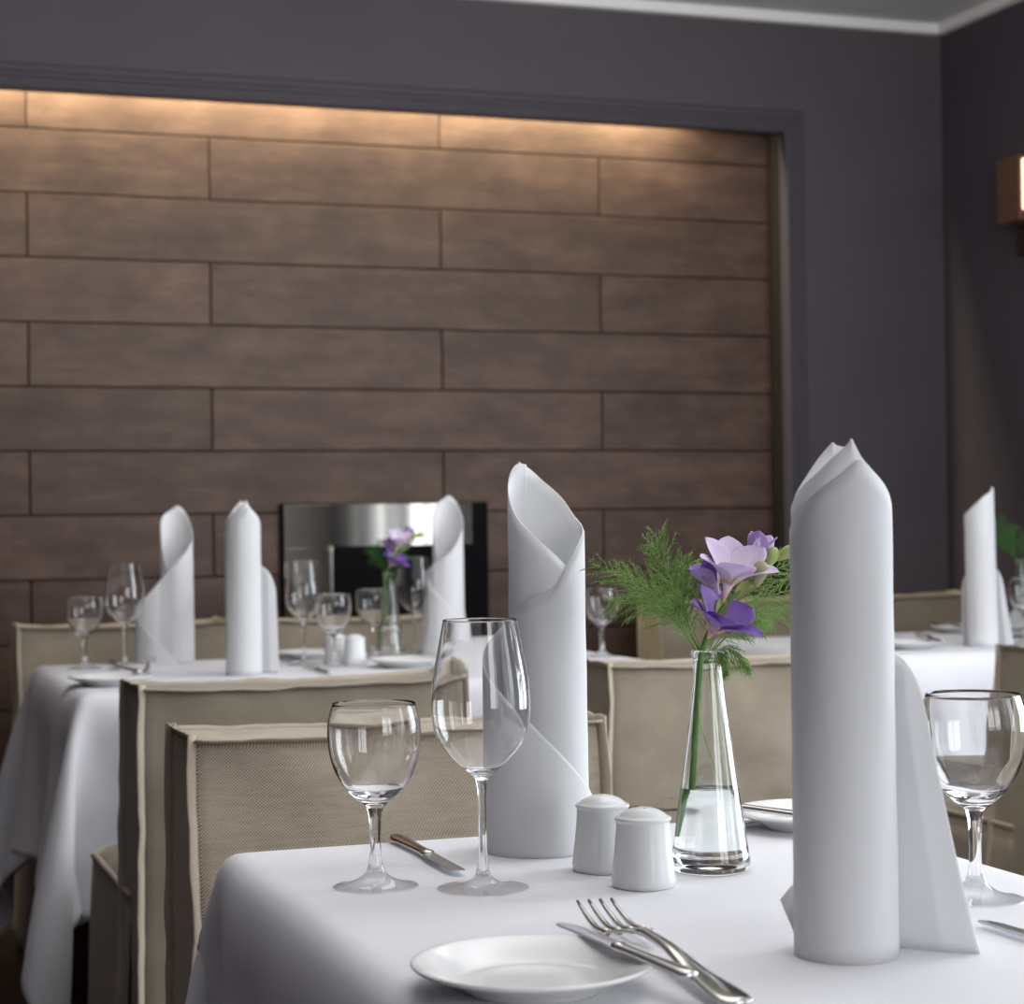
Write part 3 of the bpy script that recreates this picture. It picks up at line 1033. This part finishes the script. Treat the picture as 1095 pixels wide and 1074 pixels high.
# ------------------------------------------------------------------ cutlery
def ribbon(bm, pts, thick_top=.001):
    """pts: (y, half width, z, half thickness) along +Y; lens-shaped cross-section"""
    seg = 12
    rings = []
    for y, hw, z, ht in pts:
        ring = []
        for k in range(seg):
            a = 2 * PI * k / seg
            ca, sa = math.cos(a), math.sin(a)
            ring.append(bm.verts.new((hw * math.copysign(abs(ca) ** .8, ca), y, z + ht * math.copysign(abs(sa) ** .9, sa))))
        rings.append(ring)
    for A, B in zip(rings, rings[1:]):
        for k in range(seg):
            bm.faces.new((A[k], B[k], B[(k + 1) % seg], A[(k + 1) % seg]))
    bm.faces.new(rings[0]); bm.faces.new(rings[-1][::-1])
    bmesh.ops.recalc_face_normals(bm, faces=bm.faces)

def smooth_tab(pts, n=4):
    out = []
    for i in range(len(pts) - 1):
        for k in range(n):
            out.append(tuple(interp([(j,) + tuple(p) for j, p in enumerate(pts)], i + k / n, c + 1) for c in range(4)))
    out.append(pts[-1])
    return out

def make_knife(label, loc, rotz, L=.22, tilt=0, roll=0, group='table knives', name='table_knife'):
    """handle end at the origin, blade toward +Y"""
    t = thing(name, label, 'knife', loc, rotz, group)
    t.rotation_euler = (tilt, roll, rotz)
    k = L / .22
    bm = new_bm()
    ribbon(bm, smooth_tab([(0, .004, .005, .002), (.003, .0078, .005, .0034), (.012, .0088, .005, .0038), (.045, .0076, .005, .0036), (.085, .0062, .005, .0034), (.105, .0064, .005, .0036), (.112, .0072, .005, .0040), (.118, .0058, .005, .0030)]))
    for v in bm.verts:
        v.co *= k; v.co.z = v.co.z / k
    obj('handle', bm, M_steel, t)
    bm = new_bm()
    ribbon(bm, smooth_tab([(.114, .0050, .005, .0014), (.122, .0078, .005, .0011), (.150, .0092, .005, .0010), (.180, .0094, .005, .0009), (.205, .0080, .005, .0008), (.215, .0050, .005, .0006), (.2195, .0012, .005, .0004)]))
    for v in bm.verts:
        v.co *= k; v.co.z = v.co.z / k
        if v.co.y > .125 * k:
            v.co.x = max(v.co.x, -.0062 * k)     # straight spine
    obj('blade', bm, M_blade, t)
    return t

def make_fork(label, loc, rotz, L=.20, tilt=0, group='table forks'):
    t = thing('table_fork', label, 'fork', loc, rotz, group)
    t.rotation_euler = (tilt, 0, rotz)
    k = L / .20
    def arch(y):
        """height of the fork's spine above the cloth"""
        return interp([(0, .004), (.05, .006), (.105, .0115), (.128, .0105), (.15, .006), (.165, .0045), (.185, .008), (.20, .0125)], y, 1)
    bm = new_bm()
    ribbon(bm, smooth_tab([(y, hw, arch(y), ht) for y, hw, ht in [(0, .003, .001), (.003, .0078, .0018), (.015, .0088, .0021), (.05, .0064, .0021), (.09, .0036, .0022), (.118, .0030, .0022), (.126, .0044, .0019)]]))
    for v in bm.verts:
        v.co *= k
    obj('handle', bm, M_steel, t)
    bm = new_bm()
    ribbon(bm, smooth_tab([(y, hw, arch(y), .0011) for y, hw in [(.123, .0040), (.132, .0088), (.142, .0117), (.152, .0122)]]))
    for v in bm.verts:
        v.co *= k
    hd = obj('head', bm, M_steel, t)
    for i in range(4):
        x = -.0100 + i * .0200 / 3
        bm = new_bm()
        add_tube(bm, [(x * (1 - .06 * q), .149 + .051 * q, arch(.149 + .051 * q)) for q in [j / 8 for j in range(9)]], [.0019 - .0010 * (j / 8) ** 2 for j in range(9)], 8)
        for v in bm.verts:
            v.co *= k
        obj('tine', bm, M_steel, hd)
    return t

make_knife('dark shining table knife between the water glass and wine glass on the near table', (.566, 1.985, CZ), PI, .222)
kn = make_knife('butter knife laid across the front side plate on the near table', (.560, 1.235, CZ + .0155), R(7), .195, tilt=R(.5))
make_fork('four-tined fork beside the butter knife, leaning on the front side plate', (.582, 1.206, CZ), R(-3.5), .31)
make_knife('table knife at the right edge, right of the nearest napkin', (.892, 1.16, CZ), R(2.5), .225)
make_knife('dark table knife by the back side plate, right of the flower vase', (.968, 1.838, CZ + .0165), R(22), .20)
make_fork('fork with pale tines just right of the vase, by the back side plate', (.872, 2.080, CZ), R(199), .20)
# far settings
make_knife('table knife between two glasses at the left end of the fireplace table', (.668, 4.80, CZ), PI, .21)
make_fork('fork with gleaming tines by the left plate on the fireplace table', (.665, 4.25, CZ + .012), R(-12), .2, tilt=R(4))
make_knife('butter knife across the left side plate on the fireplace table', (.64, 4.19, CZ + .0185), R(8), .17, tilt=R(0))
make_knife('table knife under the middle water glass on the fireplace table', (1.055, 4.20, CZ), R(2), .21)
make_knife('table knife behind the centre wine glass on the fireplace table', (1.065, 4.79, CZ), PI, .2)
make_knife('butter knife on the front plate of the right corner table', (2.585, 4.20, CZ + .018), R(-12), .19)
make_fork('fork on the front plate of the right corner table', (2.625, 4.30, CZ + .016), R(-18), .19)
make_knife('butter knife on the back plate of the right corner table', (3.06, 4.72, CZ + .018), R(8), .19)
make_fork('fork beside the back plate of the right corner table', (2.97, 4.68, CZ + .016), R(2), .19)

# ------------------------------------------------------------------ vase, freesia, fern
def make_vase(label, loc, rotz):
    t = thing('bud_vase', label, 'vase', loc, rotz, 'conical glass bud vases')
    bm = new_bm()
    out = [(0, .0022), (.024, .0012), (.031, .0)] + smooth_prof([(.0345, .0012), (.0368, .0048), (.0372, .011), (.0362, .018), (.0335, .034), (.0262, .088), (.0198, .135), (.0152, .170), (.0140, .186), (.0139, .197)], 4) + smooth_prof([(.0146, .2000), (.0163, .2020), (.0167, .2045), (.0158, .2068), (.0143, .2075)], 3)
    inn = smooth_prof([(.0130, .2068), (.0120, .2040), (.0118, .197), (.0119, .186), (.0130, .170), (.0175, .135), (.0238, .088), (.0310, .034), (.0333, .020)], 4) + [(.0325, .0165), (.028, .0146), (.014, .0152), (0, .0158)]
    add_lathe(bm, out + inn, 72)
    obj('glass_body', bm, M_vase, t)
    bm = new_bm()
    wl = .077
    lvl = lambda z: interp([(.0166, .0327), (.034, .0311), (.088, .0239)], z, 1)
    add_lathe(bm, [(0, .0160), (.014, .0154), (.028, .0148), (.0324, .0167), (.0333, .020), (.0312, .034), (lvl(.06) + .0002, .06), (lvl(wl) + .0001, wl + .0008), (lvl(wl) - .0015, wl), (0, wl)], 64)
    obj('water', bm, M_water, t)
    rnd = random.Random(5)
    return t
VX, VY = .793, 1.702
VROT = R(view_angle(VX, VY))
make_vase('slim conical glass vase of water with flowers on the near table', (VX, VY, CZ), VROT)
FV = (1.318, 4.65)
make_vase('slim conical glass vase holding lilac flowers before the fireplace', (FV[0], FV[1], CZ), R(view_angle(*FV)))
RV = (3.02, 4.52)
make_vase('slim conical glass vase at the right edge holding a fern', (RV[0], RV[1], CZ), R(view_angle(*RV)))

def petal_bm(L, W, cup, curl, wave=.0, n=12, m=8, narrow=.28):
    """petal from the origin along +Z, opening toward +Y (its back)"""
    bm = new_bm()
    al = bm.verts.layers.float.new('along')
    vals = []
    def f(a, b):
        s = b
        wdt = W * (narrow + (1 - narrow) * math.sin(PI * min(1, s * .95 + .02) ** 1.15) ** .8) if s < .97 else W * .28
        wdt *= (1 - .15 * s)
        if s > .9:
            wdt *= math.sqrt(max(0.02, 1 - ((s - .9) / .1) ** 2)) * .75 + .1
        x = (a * 2 - 1) * wdt
        q = (a * 2 - 1) ** 2
        y = curl * (s ** 1.8) * L - cup * q * W * math.sin(PI * min(1, s * .9 + .1)) + wave * math.sin(a * 9 + s * 5) * W * s
        z = L * s * (1 - .25 * abs(curl) * s * s)
        return Vector((x, y, z))
    g = add_grid(bm, f, m, n)
    for row in g:
        for j, v in enumerate(row):
            v[al] = j / n
    return bm

def aim(axis, spin=0):
    z = Vector(axis).normalized()
    x = Vector((0, 1, 0)).cross(z)
    if x.length < 1e-3:
        x = Vector((1, 0, 0))
    x.normalize()
    y = z.cross(x)
    return Matrix((x, y, z)).transposed().to_4x4() @ Matrix.Rotation(spin, 4, 'Z')

def add_flower(parent, pos, axis, L, opening, mats, spin=0, W=None, tube=.022, skip=()):
    W = W or L * .36
    M0 = Matrix.Translation(pos) @ aim(axis, spin)
    bm = new_bm()
    al = bm.verts.layers.float.new('along')
    add_lathe(bm, smooth_prof([(.0014, 0), (.0022, tube * .3), (.0042, tube * .7), (.0072, tube), (.0082, tube * 1.15)], 4), 16)
    for v in bm.verts:
        v[al] = max(0, min(.32, v.co.z / tube * .3))
    bm.transform(M0)
    fl = obj('flower', bm, mats[0], parent)
    for i in range(6):
        if i in skip:
            continue
        inner = i % 2
        a = PI / 3 * i
        op = opening * (.75 if inner else 1.0)
        bm = petal_bm(L * (.94 if inner else 1), W * (1.06 if inner else .92), .28, op * .35, .04)
        bm.transform(M0 @ Matrix.Translation((0, 0, tube * .92)) @ Matrix.Rotation(a, 4, 'Z') @ Matrix.Translation((0, .0048, 0)) @ Matrix.Rotation(-op * .55, 4, 'X'))
        p = obj('petal', bm, mats[i % len(mats)], fl)
        sd = p.modifiers.new('Solidify', 'SOLIDIFY'); sd.thickness = .0005
        sb = p.modifiers.new('Subdivision', 'SUBSURF'); sb.levels = sb.render_levels = 1
    return fl

def add_bud(parent, pos, axis, L, r, mat):
    bm = new_bm()
    add_lathe(bm, smooth_prof([(0, 0), (r * .45, L * .08), (r * .8, L * .35), (r, L * .65), (r * .7, L * .88), (0, L)], 4), 16)
    bm.transform(Matrix.Translation(pos) @ aim(axis))
    return obj('bud', bm, mat, parent)

def vp(px, py, depth=0.0):
    """metres right of / above the foot of the near vase, and away from its viewer"""
    return Vector(((px - 757) / 1136, depth, (937 - py) / 1136))

def make_freesia(label, loc, rotz):
    t = thing('freesia', label, 'flower', loc, rotz, 'freesia sprays')
    bm = new_bm()
    path = catmull([vp(731, 903, .012), vp(736, 868, .008), vp(741, 812, .002), vp(745, 760, -.002), vp(750, 708, -.003), vp(760, 680, -.006), vp(774, 655, -.006), vp(790, 640, -.004), vp(808, 626, 0), vp(822, 612, .003), vp(834, 604, .004)], 5)
    n = len(path)
    add_tube(bm, path, [.0036 - .0018 * (i / n) for i in range(n)], 10)
    obj('stem', bm, M_stem, t)
    # upper pale bloom, facing up and toward the viewer's left
    add_flower(t, vp(774, 650, -.008), (.26, -.36, .90), .049, 1.0, [M_lilac, M_lilac, M_lilac], R(14), W=.0185, tube=.022)
    # bloom behind it, half closed
    add_flower(t, vp(806, 622, .008), (.25, .1, .95), .030, .35, [M_lilac2, M_lilac], R(40), W=.013, tube=.014)
    # lower violet bloom, turned to the right
    add_flower(t, vp(757, 688, -.014), (.50, -.30, .78), .046, 1.1, [M_violet, M_violet], R(20), W=.020, tube=.010)
    add_bud(t, vp(808, 634, -.020), (.28, -.1, .95), .026, .0075, M_bud_grey)
    add_flower(t, vp(770, 642, .004), (-.42, -.10, .85), .030, .70, [M_lilac2, M_violet], R(30), W=.012, tube=.012)
    add_bud(t, vp(820, 615, 0), (.45, 0, .9), .022, .0062, M_bud)
    add_bud(t, vp(830, 606, .003), (.8, 0, .5), .022, .0058, M_bud)
    add_bud(t, vp(838, 603, .005), (.95, .1, .25), .016, .0040, M_bud)
    for p, ax in ((vp(788, 648, -.004), (.5, -.2, .8)), (vp(800, 640, 0), (.6, 0, .8)), (vp(770, 668, -.006), (.2, -.2, 1))):
        bm = petal_bm(.022, .006, .4, .1)
        bm.transform(Matrix.Translation(p) @ aim(ax))
        obj('sheath', bm, M_bud, t)
    return t

def fern_frond(bm, base, tip, bow, rnd, density=1.0, droop=.0):
    """feathery asparagus fern: stem, alternate side shoots, thread-like needles"""
    base, tip = Vector(base), Vector(tip)
    mid = (base + tip) / 2 + Vector(bow)
    L = (tip - base).length
    def pt(s):
        return base * (1 - s) ** 2 + mid * 2 * s * (1 - s) + tip * s * s
    n = 26
    path = [pt(i / n) for i in range(n + 1)]
    add_tube(bm, path, [.0007 - .00045 * i / n for i in range(n + 1)], 5, cap=False)
    def needle(p, d, ln, w=.00038):
        side = d.cross(Vector((rnd.uniform(-1, 1), rnd.uniform(-1, 1), rnd.uniform(-1, 1))))
        if side.length < 1e-4:
            return
        side.normalize()
        a, b = bm.verts.new(p - side * w), bm.verts.new(p + side * w)
        c = bm.verts.new(p + d * ln + Vector((0, 0, -droop * ln)))
        bm.faces.new((a, b, c))
    plane = (tip - base).cross(Vector((0, 1, 0)))
    plane = plane.normalized() if plane.length > 1e-3 else Vector((1, 0, 0))
    m = int(22 * density)
    for i in range(m):
        s = .30 + .68 * i / m
        p = pt(s)
        d = (pt(min(1, s + .03)) - p).normalized()
        sgn = 1 if i % 2 else -1
        side = (plane * sgn + Vector((rnd.uniform(-.3, .3), rnd.uniform(-.9, .9), rnd.uniform(-.3, .3)))).normalized()
        bl = L * (.30 * (1 - ((s - .5) / .75) ** 2)) * rnd.uniform(.6, 1.1) * (1.1 - .65 * s)
        bd = (d * .85 + side * .75).normalized()
        k = max(4, int(bl / .0028))
        q0 = p.copy()
        prev = p.copy()
        for j in range(1, k + 1):
            u = j / k
            q = p + bd * bl * u + d * bl * .25 * u * u + Vector((0, 0, -droop * bl * u * u))
            tv = (q - prev).normalized()
            sd = tv.cross(Vector((0, 1, .2))).normalized() * .0003
            a, b, c, e = (bm.verts.new(x) for x in (prev - sd, prev + sd, q + sd, q - sd))
            bm.faces.new((a, b, c, e))
            for _ in range(3):
                nd = (tv * .9 + Vector((rnd.uniform(-1, 1), rnd.uniform(-1, 1), rnd.uniform(-1, 1))) * .8).normalized()
                needle(q, nd, rnd.uniform(.0045, .0095) * (1.1 - .4 * u))
            prev = q
    for i in range(int(50 * density)):
        s = .45 + .55 * rnd.random()
        p = pt(s)
        d = (pt(min(1, s + .02)) - pt(s - .02)).normalized()
        needle(p, (d + Vector((rnd.uniform(-1, 1), rnd.uniform(-1, 1), rnd.uniform(-1, 1)))).normalized(), rnd.uniform(.004, .009))

def make_fern(label, loc, rotz, mat, fronds, seed=3, density=1.0, kk=1.0):
    t = thing('fern_sprig', label, 'fern', loc, rotz, 'feathery fern sprigs in the vases')
    rnd = random.Random(seed)
    for base, tip, bow, dr in fronds:
        bm = new_bm()
        fern_frond(bm, base, tip, bow, rnd, density, dr)
        obj('frond', bm, mat, t)
    bm = new_bm()
    for i, (px0, py0, px1, py1, px2, py2) in enumerate([(752, 702, 747, 770, 768, 842), (757, 702, 762, 770, 770, 822), (760, 704, 770, 770, 776, 850), (754, 706, 742, 740, 748, 792), (762, 704, 776, 765, 772, 800)]):
        add_tube(bm, catmull([vp(px0, py0, .002), vp(px1, py1, .003 * (i - 2)), vp(px2, py2, .004 * (i - 2))], 8), .00055, 5)
    obj('stems', bm, mat, t)
    return t
FR = [
    (vp(750, 712), vp(630, 610, .03), (.01, 0, .030), .15),
    (vp(751, 712), vp(648, 652, .05), (.012, 0, .038), .35),
    (vp(751, 712), vp(662, 612, -.03), (.005, 0, .02), .1),
    (vp(752, 712), vp(690, 590, .04), (.008, 0, .02), .1),
    (vp(752, 712), vp(762, 606, .05), (-.055, 0, .050), .3),
    (vp(753, 712), vp(706, 572, .02), (-.018, 0, .015), .1),
    (vp(753, 712), vp(735, 600, .03), (-.02, 0, .0), .1),
    (vp(753, 712), vp(722, 640, -.03), (-.01, 0, .0), .1),
    (vp(754, 712), vp(764, 622, .04), (.0, 0, .0), .1),
    (vp(755, 712), vp(864, 606, .05), (-.02, 0, .03), .1),
    (vp(755, 712), vp(880, 640, .06), (-.01, 0, .04), .2),
    (vp(752, 712), vp(676, 640, .0), (.012, 0, .03), .2),
    (vp(756, 712), vp(852, 660, .04), (.0, 0, .030), .4),
    (vp(756, 712), vp(822, 672, -.01), (-.005, 0, .020), .4),
    (vp(756, 712), vp(800, 722, -.03), (.0, 0, .030), .5),
    (vp(756, 712), vp(776, 728, -.02), (.006, 0, .025), .5),
]
make_freesia('freesia spray with pale lilac and violet blooms in the near vase', (VX, VY, CZ), VROT)
make_fern('light green feathery fern sprig fanning out of the near vase', (VX, VY, CZ), VROT, M_fern, FR, 3, 1.25)
f2 = make_freesia('blurred freesia spray with pale blooms in the vase before the fireplace', (FV[0], FV[1], CZ), R(view_angle(*FV)))
FR2 = [(b, b + (tp - b) * Vector((1, 1, 1)) * .72, tuple(c * .6 for c in bw), dr) for b, tp, bw, dr in FR]
FR2 = [(b, Vector((b.x + (tp.x - b.x) * .66, tp.y, tp.z)), bw, dr) for b, tp, bw, dr in FR2]
make_fern('dark green fern sprig in the vase before the fireplace', (FV[0], FV[1], CZ), R(view_angle(*FV)), M_fern_far, FR2, 8, .9)
make_fern('green fern sprig at the right edge above the corner table', (RV[0], RV[1], CZ), R(view_angle(*RV)), M_fern_far, [(b, b + (tp - b) * 1.05, tuple(c * 1.0 for c in bw), dr) for b, tp, bw, dr in FR], 11, 1.0)

# ------------------------------------------------------------------ camera
cam = bpy.data.cameras.new('Camera')
co = bpy.data.objects.new('Camera', cam)
COL.objects.link(co)
F_PX = 2120.0
cam.sensor_width = 36
cam.lens = F_PX / 1095 * 36
psi, pit, rol = R(YAW), R(.5), R(-.74)
fw = Vector((-math.sin(psi), math.cos(psi), 0)); rt = Vector((math.cos(psi), math.sin(psi), 0)); up = Vector((0, 0, 1))
F_ = fw * math.cos(pit) + up * math.sin(pit)
u2 = up * math.cos(pit) - fw * math.sin(pit)
r3 = rt * math.cos(rol) + u2 * math.sin(rol)
u3 = u2 * math.cos(rol) - rt * math.sin(rol)
mw = Matrix((r3, u3, -F_)).transposed().to_4x4()
mw.translation = Vector((0, 0, 1.082))
co.matrix_world = mw
cam.clip_start = .05
cam.dof.use_dof = True
cam.dof.focus_distance = 1.9
cam.dof.aperture_fstop = 10.0
scene.camera = co

scene.view_settings.view_transform = 'Standard'
scene.view_settings.look = 'None'
scene.view_settings.exposure = 0
c = scene.cycles
c.use_denoising = True
c.max_bounces = 16
c.transmission_bounces = 16
c.transparent_max_bounces = 16
c.glossy_bounces = 6
c.diffuse_bounces = 4
c.caustics_reflective = True
c.caustics_refractive = True
c.blur_glossy = .3
c.sample_clamp_indirect = 6
